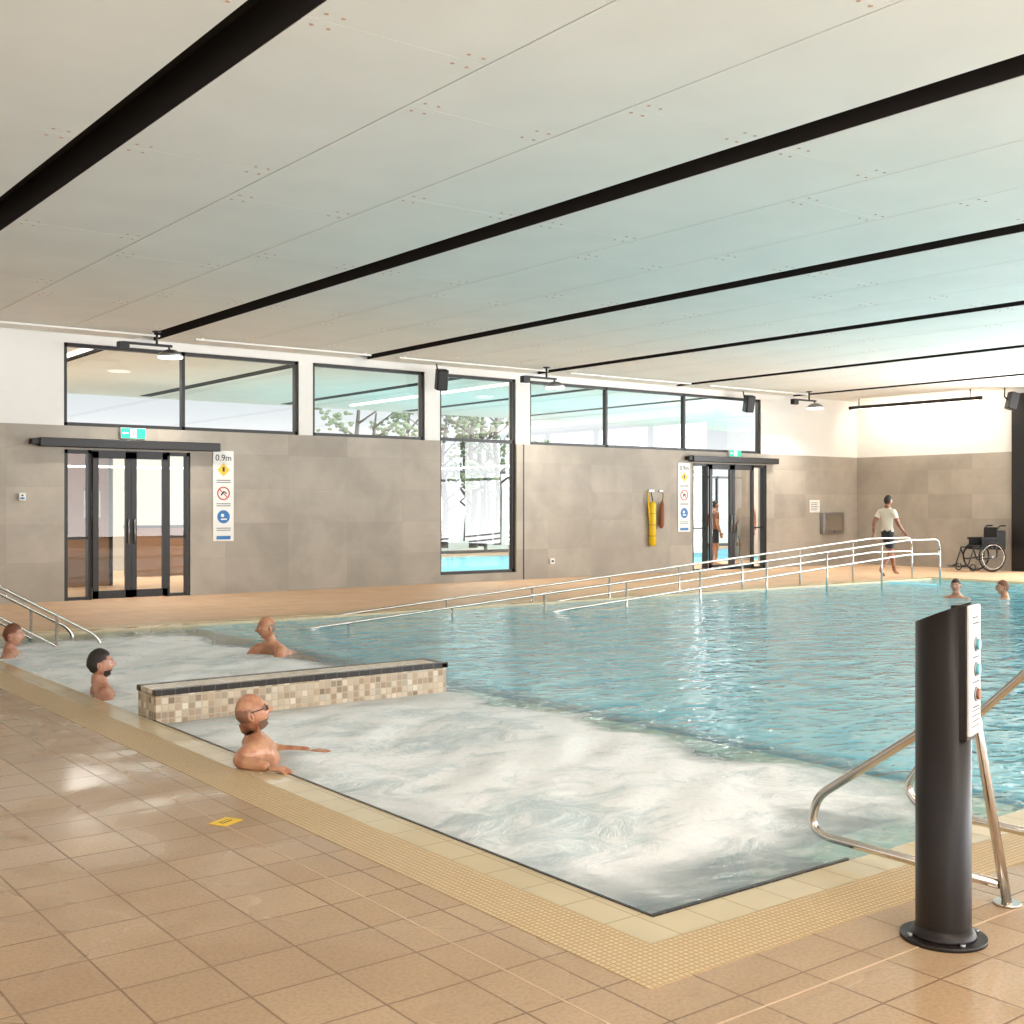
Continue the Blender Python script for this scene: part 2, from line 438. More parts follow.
def door(name,x0,x1,h,l0,l1,tx0,tx1):
    b=B(); f=0.06; y0,y1=YB,YB+0.14
    b.box('black',x0,x0+f,y0,y1,0,h); b.box('black',x1-f,x1,y0,y1,0,h); b.box('black',x0,x1,y0,y1,h-f,h)
    b.box('black',x0,l0,y0+.02,y1-.02,0,0.05); b.box('black',l1,x1,y0+.02,y1-.02,0,0.05)
    b.box('black',l0-.03,l0+.03,y0,y1,0,h); b.box('black',l1-.03,l1+.03,y0,y1,0,h)
    mid=(l0+l1)/2
    for a,c in ((l0+.03,mid-.004),(mid+.004,l1-.03)):
        w=0.09; ya,yb=YB-0.06,YB-0.01
        b.box('black',a,a+w,ya,yb,0.012,h-.02); b.box('black',c-w,c,ya,yb,0.012,h-.02)
        b.box('black',a,c,ya,yb,0.012,0.14); b.box('black',a,c,ya,yb,h-.13,h-.02)
        b.add([Vector(v) for v in ((a+w,ya+.025,.12),(c-w,ya+.025,.12),(c-w,ya+.025,h-.12),(a+w,ya+.025,h-.12))],[(0,1,2,3)],'glass')
    for a,c in ((x0+f,l0-.03),(l1+.03,x1-f)):
        b.add([Vector(v) for v in ((a,y0+.07,.05),(c,y0+.07,.05),(c,y0+.07,h-f),(a,y0+.07,h-f))],[(0,1,2,3)],'glass')
        b.box('black',a,c,y0+.05,y0+.09,0.98,1.02)
    b.cyl('steelb',(mid-.05,YB-0.09,0.9),(mid-.05,YB-0.09,1.3),0.012); b.cyl('steelb',(mid+.05,YB-0.09,0.9),(mid+.05,YB-0.09,1.3),0.012)
    for zz in (.92,1.28):
        for s_ in (-.05,.05): b.cyl('steelb',(mid+s_,YB-0.09,zz),(mid+s_,YB-0.055,zz),0.008,seg=8)
    b.box('black',tx0,tx1,YB-0.20,YB-0.02,h+0.03,h+0.17,0.012)
    b.box('blackpl',tx0-0.12,tx0+0.02,YB-0.17,YB-0.02,h+0.06,h+0.15,0.01)
    b.finish(name)
door('door_1',5.75,7.84,2.42,6.16,7.46,5.33,8.31)
door('door_2',19.99,22.58,2.52,20.5,22.1,19.85,22.84)

def exit_sign(x0,x1,z0,z1):
    b=B(); y=YB-0.08
    b.box('panelw',x0,x1,y,YB-0.02,z0,z1,0.006)
    b.box('exit',x0+.008,x1-.008,y-.004,y+.001,z0+.008,z1-.008)
    w=x1-x0;h=z1-z0; cx=x0+w*.5
    b.box('exitw',cx-w*.12,cx+w*.12,y-.007,y-.003,z0+.02,z1-.02)
    b.tube('exit',[(cx-.02,y-.009,z0+.03),(cx,y-.009,z0+h*.45),(cx+.01,y-.009,z0+h*.7)],0.008,6)
    b.tube('exit',[(cx,y-.009,z0+h*.45),(cx+.03,y-.009,z0+.04)],0.007,6)
    b.ell('exit',(cx+.018,y-.009,z0+h*.8),(.012,.004,.012),8,6)
    b.tube('exitw',[(x0+.03,y-.006,z0+h*.5),(x0+w*.3,y-.006,z0+h*.5)],0.008,6)
    b.cyl('exitw',(x0+.05,y-.006,z0+h*.5),(x0+.02,y-.006,z0+h*.5),0.025,0.001,6)
    b.finish('exit_sign')
exit_sign(6.63,7.05,2.62,2.80)
exit_sign(21.18,21.6,2.70,2.86)

RX=Matrix.Rotation(math.pi/2,4,'X')
def depth_sign(x0,x1,z0,z1,txt):
    b=B(); y=YB-0.035
    b.box('panelw',x0,x1,y,YB-0.02,z0,z1,0.004)
    cx=(x0+x1)/2; H=z1-z0; w=x1-x0; yy=y-.002
    T=lambda z: Matrix.Translation((cx,y-.003,z))@RX
    b.text('ink',txt,T(z1-.08*H*1.0),0.15,0.001)
    c=Vector((cx,yy,z0+H*.79)); r=w*.30
    vs=[c+Vector(d)*r for d in ((-1,0,0),(0,0,-1),(1,0,0),(0,0,1))]
    b.add([v+Vector((0,-.001,0)) for v in vs],[(0,1,2,3)],'yellow')
    b.box('ink',cx-.02,cx+.02,yy-.003,yy,z0+H*.77,z0+H*.82)
    def lines(zc):
        for k in range(2): b.box('ink',cx-w*.34,cx+w*.34,yy-.001,yy,zc-k*.035,zc-k*.035+.012)
    lines(z0+H*.67)
    b.ring('red',(cx,yy,z0+H*.53),w*.28,.010,(0,1,0),24,6)
    b.tube('red',[(cx-w*.2,yy,z0+H*.53+w*.2),(cx+w*.2,yy,z0+H*.53-w*.2)],.008,6)
    b.tube('ink',[(cx-w*.12,yy,z0+H*.51),(cx+w*.02,yy,z0+H*.55),(cx+w*.14,yy,z0+H*.53)],.012,6)
    lines(z0+H*.41)
    b.cyl('blue',(cx,yy,z0+H*.27),(cx,yy-.003,z0+H*.27),w*.30)
    b.ell('panelw',(cx-.02,yy-.004,z0+H*.285),(.03,.002,.03)); b.box('panelw',cx-.05,cx+.06,yy-.005,yy-.002,z0+H*.235,z0+H*.25)
    lines(z0+H*.14); b.box('blue',cx-w*.34,cx+w*.34,yy-.001,yy,z0+.03,z0+.09)
    b.finish('depth_sign')
depth_sign(8.24,8.62,0.91,2.47,'0.9m')
depth_sign(19.5,19.9,0.93,2.52,'0.9m')

# rescue tubes on hooks
b=B(); y=YB-0.105
b.tube('yellow',[(18.62,y,0.62),(18.62,y,0.68),(18.62,y,1.55),(18.64,y,1.62)],[.05,.08,.08,.04],16)
for z in (.85,1.1,1.35): b.ring('ink',(18.62,y,z),.081,.005,(0,0,1),20,6)
b.tube('ink',rounded([(18.64,y,1.6),(18.60,y+.02,1.82),(18.66,YB-.03,1.86)],.05),.012,8)
b.tube('yellow',rounded([(18.5,y+.03,1.85),(18.52,y,1.3),(18.6,y+.02,.95)],.1),.018,8)
b.box('steelb',18.55,18.72,YB-.06,YB-.02,1.84,1.89,.005)
b.finish('rescue_tube')
b=B()
b.tube('orange',[(18.90,y,1.02),(18.90,y,1.10),(18.92,y,1.55),(18.93,y,1.64)],[.03,.065,.055,.02],14)
b.tube('orange',rounded([(18.93,y,1.6),(18.96,y,1.8),(18.95,YB-.03,1.86)],.05),.012,8)
b.box('steelb',18.88,19.0,YB-.06,YB-.02,1.84,1.88,.005)
b.finish('throw_bag')
# small fittings
b=B(); b.box('panelw',24.22,24.62,YB-.03,YB-.02,1.36,1.68,.003)
for k in range(5): b.box('ink',24.26,24.5+.02*(k%3),YB-.033,YB-.03,1.42+k*.045,1.432+k*.045)
b.finish('wall_notice')
b=B(); b.box('steelb',24.62,25.45,YB-.16,YB-.02,.82,1.36,.02); b.box('steel',24.7,25.37,YB-.165,YB-.155,.9,1.28,.004)
b.cyl('ink',(25.03,YB-.165,.87),(25.03,YB-.175,.87),.02,seg=12)
b.finish('first_aid_cabinet')
b=B(); b.box('panelw',5.05,5.15,YB-.07,YB-.02,1.60,1.72,.008); b.cyl('ink',(5.10,YB-.07,1.68),(5.10,YB-.075,1.68),.015,seg=12); b.box('blue',5.07,5.13,YB-.073,YB-.069,1.62,1.65); b.finish('card_reader')
b=B(); b.box('panelw',15.7,15.82,YB-.06,YB-.02,.3,.42,.008); b.box('ink',15.73,15.79,YB-.063,YB-.059,.34,.38); b.finish('power_outlet')
b=B(); b.box('black',15.0,15.03,YB-.025,YB-.018,0,2.8); b.finish('trim_1')

# ------------------------------------------------------------ ceiling
b=B()
b.box('void',XL,XR+.2,YF,YB+.2,4.55,4.7)
strips=[2.77+4.1*k for k in range(-1,7)]
fix=[]
for k,s0 in enumerate(strips):
    a=max(XL,s0+0.35); c=min(XR,s0+4.1)
    if c-a<.2: continue
    w=(c-a)/3 if c-a>3 else (c-a)
    n=3 if c-a>3 else 1
    for i in range(n):
        xa=a+i*w; xb=a+(i+1)*w
        y=YF+(0.9 if i==1 else 0.0)-3.0
        while y<YB:
            ya=max(YF,y)+.003; yb=min(YB,y+3.0)-.003
            if yb>ya+.05:
                b.box('ceil',xa+(.006 if i else 0),xb-(.006 if i<n-1 else 0),ya,yb,HC,HC+.03)
            if y>2:
                for dy in (-.09,.09):
                    for xx in (xa+.08,xa+.19,xb-.08,xb-.19): fix.append((xx,y+dy))
            y+=3.0
    b.box('void',a-.01,a,YF,YB,HC+.005,4.55); b.box('void',c,c+.01,YF,YB,HC+.005,4.55)
b.finish('ceiling')
b=B()
for (xx,yy) in fix:
    if yy<YB-.1 and xx<XR: b.cyl('brownfix',(xx,yy,HC+.001),(xx,yy,HC-.003),.014,seg=8)
b.finish('ceiling_fixings')
b=B()
for x0,x1 in ((3.5,7.0),(7.6,10.9),(11.5,15.0),(15.6,19.1),(19.7,23.2)):
    b.box('white',x0,x1,18.45,18.50,4.22,4.25,.004)
    b.box('white',x0+.1,x0+.13,18.46,18.49,4.25,4.27); b.box('white',x1-.13,x1-.1,18.46,18.49,4.25,4.27)
b.finish('ceiling_track')

def flood(x,y):
    b=B()
    b.cyl('black',(x,y,HC-.001),(x,y,4.05),.02,seg=10); b.cyl('black',(x,y,HC-.001),(x,y,HC-.02),.07,seg=16)
    b.box('black',x-.55,x+.25,y-.02,y+.02,4.03,4.07,.004)
    b.box('blackpl',x-.62,x-.45,y-.06,y+.06,3.93,4.06,.01)
    b.tube('black',[(x+.18,y,4.05),(x+.22,y,3.98)],.015,8)
    b.tube('steelb',[(x+.22,y,3.99),(x+.22,y,3.95),(x+.22,y,3.88)],[.08,.16,.21],20)
    b.cyl('lamp',(x+.22,y,3.882),(x+.22,y,3.862),.19)
    ob=b.finish('floodlight')
    l=bpy.data.lights.new('flood_lamp','SPOT'); l.energy=320; l.spot_size=2.4; l.spot_blend=.8; l.shadow_soft_size=.12; l.color=(1,.95,.88)
    o=bpy.data.objects.new('lamp',l); o.location=(x+.22,y,3.84); sc.collection.objects.link(o); o.parent=ob
flood(6.85,18.2); flood(14.75,18.2); flood(22.85,18.2)

def speaker(x,y,z,yaw):
    b=B(); Mx=Matrix.Translation((x,y,z))@Matrix.Rotation(yaw,4,'Z')@Matrix.Rotation(.25,4,'X')
    b.box('blackpl',-.11,.11,-.1,.1,-.2,.2,.02,mat=Mx)
    b.box('ink',-.09,.09,-.108,-.1,-.17,.17,.004,mat=Mx)
    b.tube('black',[Mx@Vector((0,.1,0)),Mx@Vector((0,.2,.05))],.02,8)
    b.tube('black',[Mx@Vector((0,.2,.05)),(x,y+.18,HC-.002)],.015,8)
    b.finish('loudspeaker')
speaker(12.72,18.9,3.95,-.3); speaker(21.5,18.9,3.95,-.3); speaker(25.75,14.7,3.95,1.0)

# wall-washer track on right wall
b=B()
b.box('black',25.3,25.36,15.2,18.9,4.0,4.08,.004)
for y in (15.5,18.6): b.cyl('black',(25.33,y,4.04),(25.33,y,HC-.001),.012,seg=8)
b.box('strip',25.31,25.35,15.3,18.8,3.99,4.0)
track=b.finish('linear_light_track')
def area(name,loc,rot,sx,sy,e,col=(1,1,1),portal=False):
    l=bpy.data.lights.new(name,'AREA'); l.shape='RECTANGLE'; l.size=sx; l.size_y=sy; l.energy=e; l.color=col
    if portal: l.cycles.is_portal=True
    o=bpy.data.objects.new(name,l); o.location=loc; o.rotation_euler=rot; sc.collection.objects.link(o); return o
area('wall_washer_lamp',(25.40,17.05,4.02),(0,math.radians(-62),0),.06,3.4,40,(1,.88,.74)).parent=track

# ------------------------------------------------------------ light: overcast sky, bright toward the sun side on the right
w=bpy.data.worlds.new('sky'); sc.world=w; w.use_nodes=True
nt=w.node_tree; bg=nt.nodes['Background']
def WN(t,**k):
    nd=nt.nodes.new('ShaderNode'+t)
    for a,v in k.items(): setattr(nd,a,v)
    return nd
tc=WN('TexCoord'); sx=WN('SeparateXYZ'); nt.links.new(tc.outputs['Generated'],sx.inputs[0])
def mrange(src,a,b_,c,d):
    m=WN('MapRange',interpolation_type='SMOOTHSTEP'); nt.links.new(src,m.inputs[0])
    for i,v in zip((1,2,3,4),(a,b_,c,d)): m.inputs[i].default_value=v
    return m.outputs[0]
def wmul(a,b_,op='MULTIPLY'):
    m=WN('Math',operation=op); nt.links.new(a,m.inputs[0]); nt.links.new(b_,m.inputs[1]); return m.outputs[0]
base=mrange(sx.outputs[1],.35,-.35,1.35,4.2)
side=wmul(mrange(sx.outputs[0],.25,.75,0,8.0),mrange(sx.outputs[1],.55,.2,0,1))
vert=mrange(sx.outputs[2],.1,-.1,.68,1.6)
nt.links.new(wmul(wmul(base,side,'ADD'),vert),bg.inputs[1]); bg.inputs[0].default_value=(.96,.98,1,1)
area('portal_front',((XL+XR)/2,YF,2.2),(math.radians(90),0,0),XR-XL,3.8,1,portal=True)
area('portal_right',(XR,4.1,2.1),(0,math.radians(90),0),4.1,20.2,1,portal=True)
for s0 in strips[1:7:2]:
    area('slot_fill_light',(s0+.175,-1.6,4.4),(0,0,0),.3,7.5,115,(1,.93,.83))  # added fill lights, kept out of view behind and above the camera
area('ceiling_fill_front',(11.5,YF+.3,3.0),(math.radians(160),0,0),26,.25,850,(1,.95,.89))  # added unseen fill to brighten the ceiling, no fixture behind it
area('ceiling_fill_right',(XR-.3,4.0,3.0),(0,math.radians(160),0),.25,18,450,(1,.96,.91))  # same added ceiling fill, out of frame along the right glazing

# ------------------------------------------------------------ adjoining hall seen through glazing
b=B()
b.box('ceil',XL,45,YB+.25,31.5,4.46,4.7)
for k in range(6): b.box('void',3+4.1*k,3.3+4.1*k,YB+.3,31,4.45,4.47)
b.box('strip',7.0,7.12,20.5,30,4.42,4.46); b.box('strip',17,17.12,20.5,30,4.42,4.46)
b.finish('ceiling_hall')
area('hall_fill_light',(14,25,4.3),(0,0,0),18,2,800,(1,.96,.9))  # added fill that brightens the adjoining hall
area('hall_fill_light',(22.5,20.4,4.3),(0,0,0),3,.6,160,(1,.93,.85))  # extra fill added to light the figures behind the right door
b=B(); b.box('deckdry',XL,45,YB+.25,22.5,-.3,-.001); b.box('deckdry',XL,45,29.5,31.5,-.3,-.001); b.box('deckdry',XL,12,22.5,29.5,-.3,-.001)
b.box('poolfloor',12,45,22.5,29.5,-.3,-.02); b.finish('floor_hall')
b=B()
x=3.0
while x<45: b.box('black',x,x+.07,31.3,31.4,0,2.68); x+=2.2
b.box('black',3,45,31.3,31.4,0,.1); b.box('black',3,45,31.3,31.4,2.6,2.68)
b.finish('window_hall')
b=B()
b.box('timber',6.75,7.6,22.6,22.8,0,3.0); b.box('blackpl',7.57,7.63,22.55,22.8,0,3.0)
b.box('panelw',7.1,7.4,22.57,22.6,1.3,1.8)
b.box('beyondwall',9.3,12.6,27.8,28.0,0,3.4)
b.box('timber',27.2,28,24.0,24.2,0,2.7)
b.box('timber',8.9,10.6,25.0,25.6,0,1.05); b.box('blackpl',8.9,10.6,24.95,25.65,1.05,1.1)
b.finish('wall_hall_partition')
b=B(); b.box('ground',-60,120,31.5,140,-.4,-.05); b.finish('ground')
def tree(x,y,h,seed,leafy):
    r=random.Random(seed); b=B()
    b.tube('bark',[(x,y,-.1),(x+.1,y,h*.3),(x-.05,y+.1,h*.6),(x+.15,y,h)],[.17,.13,.10,.03],10)
    for k in range(8):
        z=h*(.25+.09*k); a=r.random()*6.28; L=h*.2
        e=(x+L*math.cos(a),y+L*math.sin(a),z+L*.7)
        b.tube('bark',[(x,y,z),e],[.05,.015],6)
        for j in range(3):
            a2=a+r.uniform(-1,1); e2=(e[0]+.5*math.cos(a2),e[1]+.5*math.sin(a2),e[2]+.45)
            b.tube('bark',[e,e2],[.016,.005],5)
            if leafy:
                for q in range(9):
                    c=Vector(e2)+Vector((r.uniform(-.5,.5),r.uniform(-.5,.5),r.uniform(-.3,.4)))
                    b.ell('leaf',c,(r.uniform(.06,.16),r.uniform(.06,.16),r.uniform(.04,.1)),6,4)
    b.finish('tree')
for i,(x,y) in enumerate(((25,37),(27.5,38),(24.2,42),(30,41),(26,36.5),(28.5,45),(22.5,38),(31,44),(29,39),(26.5,40))): tree(x,y,5+i%3,i,i%2==0)

# ------------------------------------------------------------ rails
def rail_end(name,X,pts,leg):
    b=B(); r=.019
    b.tube('steel',rounded([(X,)+p for p in pts],.06,8),r,14)
    b.cyl('steel',(X,leg[0],0.0),(X,leg[0],.012),.05)
    b.finish(name)
rail_end('pool_handrail',4.19,[(2.41,0),(2.55,.74),(2.60,.72),(3.29,.24),(3.33,.11),(3.26,.07),(2.44,.07)],(2.41,))
rail_end('pool_handrail',4.95,[(2.2,0),(2.3,1.05),(2.5,1.02),(3.30,.26),(3.37,.15),(3.29,.07),(2.25,.07)],(2.2,))

def ramp_rail(y,xa,xb,flat,ztop):
    b=B(); r=.019
    def z(x,h):
        t=min(1,(x-xa)/(xb-xa)); return (ztop-.90)*(1-t)+ztop*t - (ztop-h)
    for h in (ztop,ztop-.28):
        zz=lambda x:z(x,h)
        pts=[(xa-.15,y,zz(xa)-.25),(xa-.2,y,zz(xa)-.02),(xa,y,zz(xa)),(xb,y,zz(xb)),(flat,y,zz(flat)),(flat+.35,y,zz(flat)),(flat+.4,y,zz(flat)-.2 if h==ztop else zz(flat)-.05)]
        b.tube('steel',rounded(pts,.12,6),r,10)
    b.tube('steel',[(flat+.40,y,ztop-.15),(flat+.42,y,-.06)],r,10)
    x=xa+.6
    while x<=flat+.01:
        b.cyl('steel',(x,y,z(x,ztop)-ztop-.05),(x,y,z(x,ztop)),.018,seg=10); x+=1.63
    b.finish('ramp_handrail')
ramp_rail(14.62,7.7,20.3,21.3,.86)
ramp_rail(13.45,7.0,19.8,20.5,.86)

for y in (13.35,14.35):
    b=B()
    b.tube('steel',rounded([(2.35,y,0.0),(2.35,y,.95),(2.9,y,.88),(4.35,y,.05),(4.4,y,-.15)],.12,6),.019,10)
    b.tube('steel',rounded([(2.38,y,.55),(2.9,y,.56),(3.95,y,-.06),(3.98,y,-.2)],.12,6),.017,10)
    b.tube('steel',[(3.2,y,-.9),(3.2,y,.70)],.017,10); b.cyl('steel',(2.35,y,0),(2.35,y,.012),.05)
    b.tube('steel',[(3.9,y,-.9),(3.9,y,.30)],.017,10)
    b.finish('stair_handrail')

# ------------------------------------------------------------ bollard
bx,by,br=0.0,0.0,.093
b=B(); seg=40
vs=[];fs=[]
for lvl in range(2):
    for k in range(seg):
        a=2*math.pi*k/seg; dx,dy=br*math.cos(a),br*math.sin(a)
        z=.01 if lvl==0 else 1.135-dy*.42
        vs.append(Vector((bx+dx,by+dy,z)))
for k in range(seg): fs.append((k,(k+1)%seg,seg+(k+1)%seg,seg+k))
bv,_=b.add(vs,fs,'bronze',True)
f=b.bm.faces.new(bv[seg:]); f.material_index=b.mi('bronze')
b.cyl('bronze',(bx,by,0),(bx,by,.014),.145,seg=40)
b.tube('bronze',[(bx,by,.012),(bx,by,.022),(bx,by,.05)],[.112,.11,.094],40)
for k in range(4):
    a=math.pi/4+k*math.pi/2; b.cyl('steelb',(bx+.125*math.cos(a),by+.125*math.sin(a),.012),(bx+.125*math.cos(a),by+.125*math.sin(a),.024),.010,seg=6)
yf=by-br
b.box('bronze',bx-.062,bx+.062,yf-.002,by-.04,.70,1.165,.006)
b.box('panelw',bx-.064,bx+.064,yf-.016,yf-.001,.72,1.165,.006)
for i,(z,c) in enumerate(((1.03,'teal'),(.945,'teal'),(.86,'orange'))):
    b.cyl('steelb',(bx,yf-.016,z),(bx,yf-.022,z),.026); b.cyl(c,(bx,yf-.020,z),(bx,yf-.030,z),.019)
    b.box('ink',bx-.04,bx+.04,yf-.018,yf-.015,z-.045,z-.041)
for k in range(2): b.box('ink',bx-.04,bx+.04-.02*k,yf-.018,yf-.015,1.10+k*.02,1.106+k*.02)
for k in range(4): b.box('ink',bx-.05,bx+.045,yf-.0175,yf-.015,.75+k*.018,.753+k*.018)
b.finish('control_bollard',xf=Matrix.Translation((3.690,2.36,0))@Matrix.Rotation(math.radians(17),4,'Z'))

# floor depth marker
b=B(); Mx=Matrix.Translation((2.33,5.3,0))@Matrix.Rotation(.5,4,'Z')
b.box('yellow',-.065,.065,-.05,.05,0,.004,.001,mat=Mx); b.box('ink',-.035,.035,-.015,.015,.003,.0045,mat=Mx); b.box('yellow',-.03,.03,-.006,.006,.0045,.006,mat=Mx)
b.finish('slip_warning_marker')

# ------------------------------------------------------------ wheelchair
def wheelchair(x,y,yaw,sc_=1.0):
    b=B(); T=Matrix.Translation((x,y,0))@Matrix.Rotation(yaw,4,'Z')@Matrix.Scale(sc_,4)
    P=lambda *p: T@Vector(p)
    ax=T.to_3x3()@Vector((1,0,0))
    for s in (-.29,.29):
        b.ring('rubber',P(s,0,.31),.292*sc_,.02,ax,36,8); b.ring('steel',P(s*1.12,0,.31),.25*sc_,.009,ax,32,6)
        for k in range(12):
            a=k*math.pi/6; b.tube('steelb',[P(s,0,.31),P(s,.28*math.cos(a),.31+.28*math.sin(a))],.003,4)
        b.cyl('steelb',P(s-.03,0,.31),P(s+.03,0,.31),.03,seg=12)
        b.ring('rubber',P(s*.9,.42,.09),.075,.015,ax,20,6); b.tube('steelb',[P(s*.9,.42,.09),P(s*.85,.40,.2)],.012,8)
        b.tube('black',rounded([P(s*.8,-.22,.95),P(s*.8,-.16,.9),P(s*.8,-.14,.3),P(s*.8,.30,.25),P(s*.8,.40,.5),P(s*.8,-.14,.5)],.04),.018,8)
        b.tube('black',rounded([P(s*.8,.38,.48),P(s*.8,.50,.15),P(s*.5,.62,.12)],.04),.016,8)
        b.box('rubber',-.03+s*.85,.03+s*.85,-.12,.22,.66,.71,.01,mat=T); b.box('rubber',-.008+s*.82,.008+s*.82,-.12,.2,.5,.66,.003,mat=T)
        b.tube('rubber',[P(s*.8,-.22,.95),P(s*.8,-.34,.95)],.018,8)
        b.box('rubber',s*.5-.08,s*.5+.08,.52,.70,.10,.12,.005,mat=T)
    b.box('rubber',-.22,.22,-.14,.28,.46,.54,.02,mat=T); b.box('rubber',-.22,.22,-.19,-.13,.52,.92,.02,mat=T)
    b.box('rubber',-.20,.20,-.38,-.19,.45,.85,.03,mat=T)
    b.finish('wheelchair')
def fyaw(dx,dy): return math.atan2(dy,dx)-math.pi/2
wheelchair(25.5,15.25,fyaw(-.9,.45),1.12)

# ------------------------------------------------------------ people
def skin_eval(verts,edges,rad,root=0,sub=2):
    me=bpy.data.meshes.new('sk'); me.from_pydata(verts,edges,[]); ob=bpy.data.objects.new('sk',me); sc.collection.objects.link(ob)
    md=ob.modifiers.new('s','SKIN'); md.use_smooth_shade=True; md.branch_smoothing=.6
    for i,v in enumerate(me.skin_vertices[0].data):
        v.radius=rad[i] if isinstance(rad[i],tuple) else (rad[i],rad[i]); v.use_root=(i==root)
    ss=ob.modifiers.new('ss','SUBSURF'); ss.levels=sub; ss.render_levels=sub
    dg=bpy.context.evaluated_depsgraph_get(); dg.update()
    m2=bpy.data.meshes.new_from_object(ob.evaluated_get(dg))
    vs=[v.co.copy() for v in m2.vertices]; fs=[tuple(p.vertices) for p in m2.polygons]
    bpy.data.objects.remove(ob); bpy.data.meshes.remove(m2)
    return vs,fs

def head(b,T,skin,hair,style,beard=None,glasses=False):
    nu,nv=52,40; vs=[];dirs=[]
    g=lambda x,c,w: math.exp(-((x-c)/w)**2)
    rr=random.Random(5)
    for j in range(nv+1):
        ph=math.pi*j/nv
        for i in range(nu):
            th=2*math.pi*i/nu
            x,y,z=math.sin(ph)*math.cos(th),math.sin(ph)*math.sin(th),math.cos(ph)
            X,Y,Z=x*.075,y*.096,z*.118
            if z<0:
                k=-z; X*=1-.30*k**1.5
                if y<0: Y*=1-.45*k
            if y>0:
                Y+=(.030*g(x,0,.15)*g(z,-.17,.13)+.014*g(x,0,.12)*g(z,.0,.18))*(y>.3)
                Y-=.013*(g(x,.38,.2)+g(x,-.38,.2))*g(z,.05,.12)
                Y+=.007*g(z,.24,.1)*g(x,0,.6)
                Y+=.008*g(x,0,.3)*g(z,-.5,.08)
                Y-=.007*g(x,0,.35)*g(z,-.62,.06)
                Y+=.014*g(x,0,.35)*g(z,-.82,.14)
                Y+=.004*(g(x,.5,.2)+g(x,-.5,.2))*g(z,-.25,.2)
            hr=0
            if style=='short':
                line=.45-.75*max(0,-y)-.15*abs(x) if y<.5 else .55
                if z>line-(1.0 if y<-.1 else 0)*.35: hr=1
                if z<-.5: hr=0
            elif y<.1 and -.35<z<.30+.15*max(0,-y) and abs(z)<.9 and (y<-.15 or z>.0): hr=.2
            if hr:
                jt=1+rr.uniform(-.02,.03) if hr==1 else 1
                X*=(1+.09*hr)*jt; Y*=(1+.07*hr)*jt; Z*=(1+.07*hr)*jt
            bd=0
            if beard and z<-.42 and y>.15 and not (abs(x)<.28 and -.56<z<-.44): bd=1; X*=1.04; Y*=1.03; Z*=1.02
            vs.append(T@Vector((X,Y,Z))); dirs.append((hr>0,bd,x,y,z))
    groups={}
    for j in range(nv):
        for i in range(nu):
            i2=(i+1)%nu; q=(j*nu+i,(j+1)*nu+i,(j+1)*nu+i2,j*nu+i2)
            d=dirs[q[0]]
            k='h' if d[0] else ('b' if d[1] else ('l' if (d[3]>.6 and abs(d[2])<.26 and -.56<d[4]<-.45) else 's'))
            groups.setdefault(k,[]).append(q)
    mm={'h':hair if hair else 'stubble','b':beard,'l':'lip','s':skin}
    bvs=[b.bm.verts.new(v) for v in vs]
    for k,qs in groups.items():
        mi=b.mi(mm[k] or skin)
        for q in qs:
            try:
                f=b.bm.faces.new([bvs[t] for t in q]); f.material_index=mi; f.smooth=True
            except ValueError: pass
    R3=T.to_3x3()
    for s in (-1,1):
        b.ell(skin,T@Vector((s*.077,-.012,-.008)),(.011,.019,.032),12,8,mat=R3@Matrix.Rotation(s*.35,3,'Z'))
        b.ell('lip',T@Vector((s*.084,-.008,-.008)),(.006,.009,.018),8,6,mat=R3)
        b.ell('eyew',T@Vector((s*.029,.077,.008)),(.013,.012,.008),10,8,mat=R3)
        b.ell('hair_dark',T@Vector((s*.029,.0875,.008)),(.005,.003,.005),8,6,mat=R3)
        b.ell(hair or 'beard',T@Vector((s*.030,.089,.030)),(.017,.005,.004),8,6,mat=R3)
        if glasses:
            b.ell('blackpl',T@Vector((s*.033,.098,.006)),(.024,.004,.017),14,8,mat=R3)
            b.tube('blackpl',[T@Vector((s*.055,.096,.012)),T@Vector((s*.074,.07,.013)),T@Vector((s*.083,-.01,.015))],.0028,6)
    if glasses: b.tube('blackpl',[T@Vector((-.012,.103,.012)),T@Vector((.012,.103,.012))],.003,6)

def hand(b,W,d,n,skin,curl=.5):
    d=Vector(d).normalized(); n=Vector(n); n=(n-d*n.dot(d)).normalized(); s=d.cross(n).normalized()
    R3=Matrix((s,d,n)).transposed()
    W=Vector(W)
    b.ell(skin,W+d*.045,(.041,.055,.016),14,10,mat=R3)
    for k,(o,L) in enumerate(((-.030,.066),(-.011,.078),(.010,.074),(.029,.058))):
        p0=W+d*.080+s*o; c=curl
        p1=p0+(d*math.cos(c*.5)-n*math.sin(c*.5))*L*.45
        p2=p1+(d*math.cos(c*1.2)-n*math.sin(c*1.2))*L*.33
        p3=p2+(d*math.cos(c*1.8)-n*math.sin(c*1.8))*L*.25
        b.tube(skin,[p0-d*.02,p0,p1,p2,p3],[.010,.0098,.0088,.0078,.0045],8)
    p0=W+d*.03-s*.032; p1=p0-s*.030+d*.022-n*.006; p2=p1-s*.006+d*.03-n*.008
    b.tube(skin,[p0+s*.015,p0,p1,p2],[.014,.013,.011,.006],8)

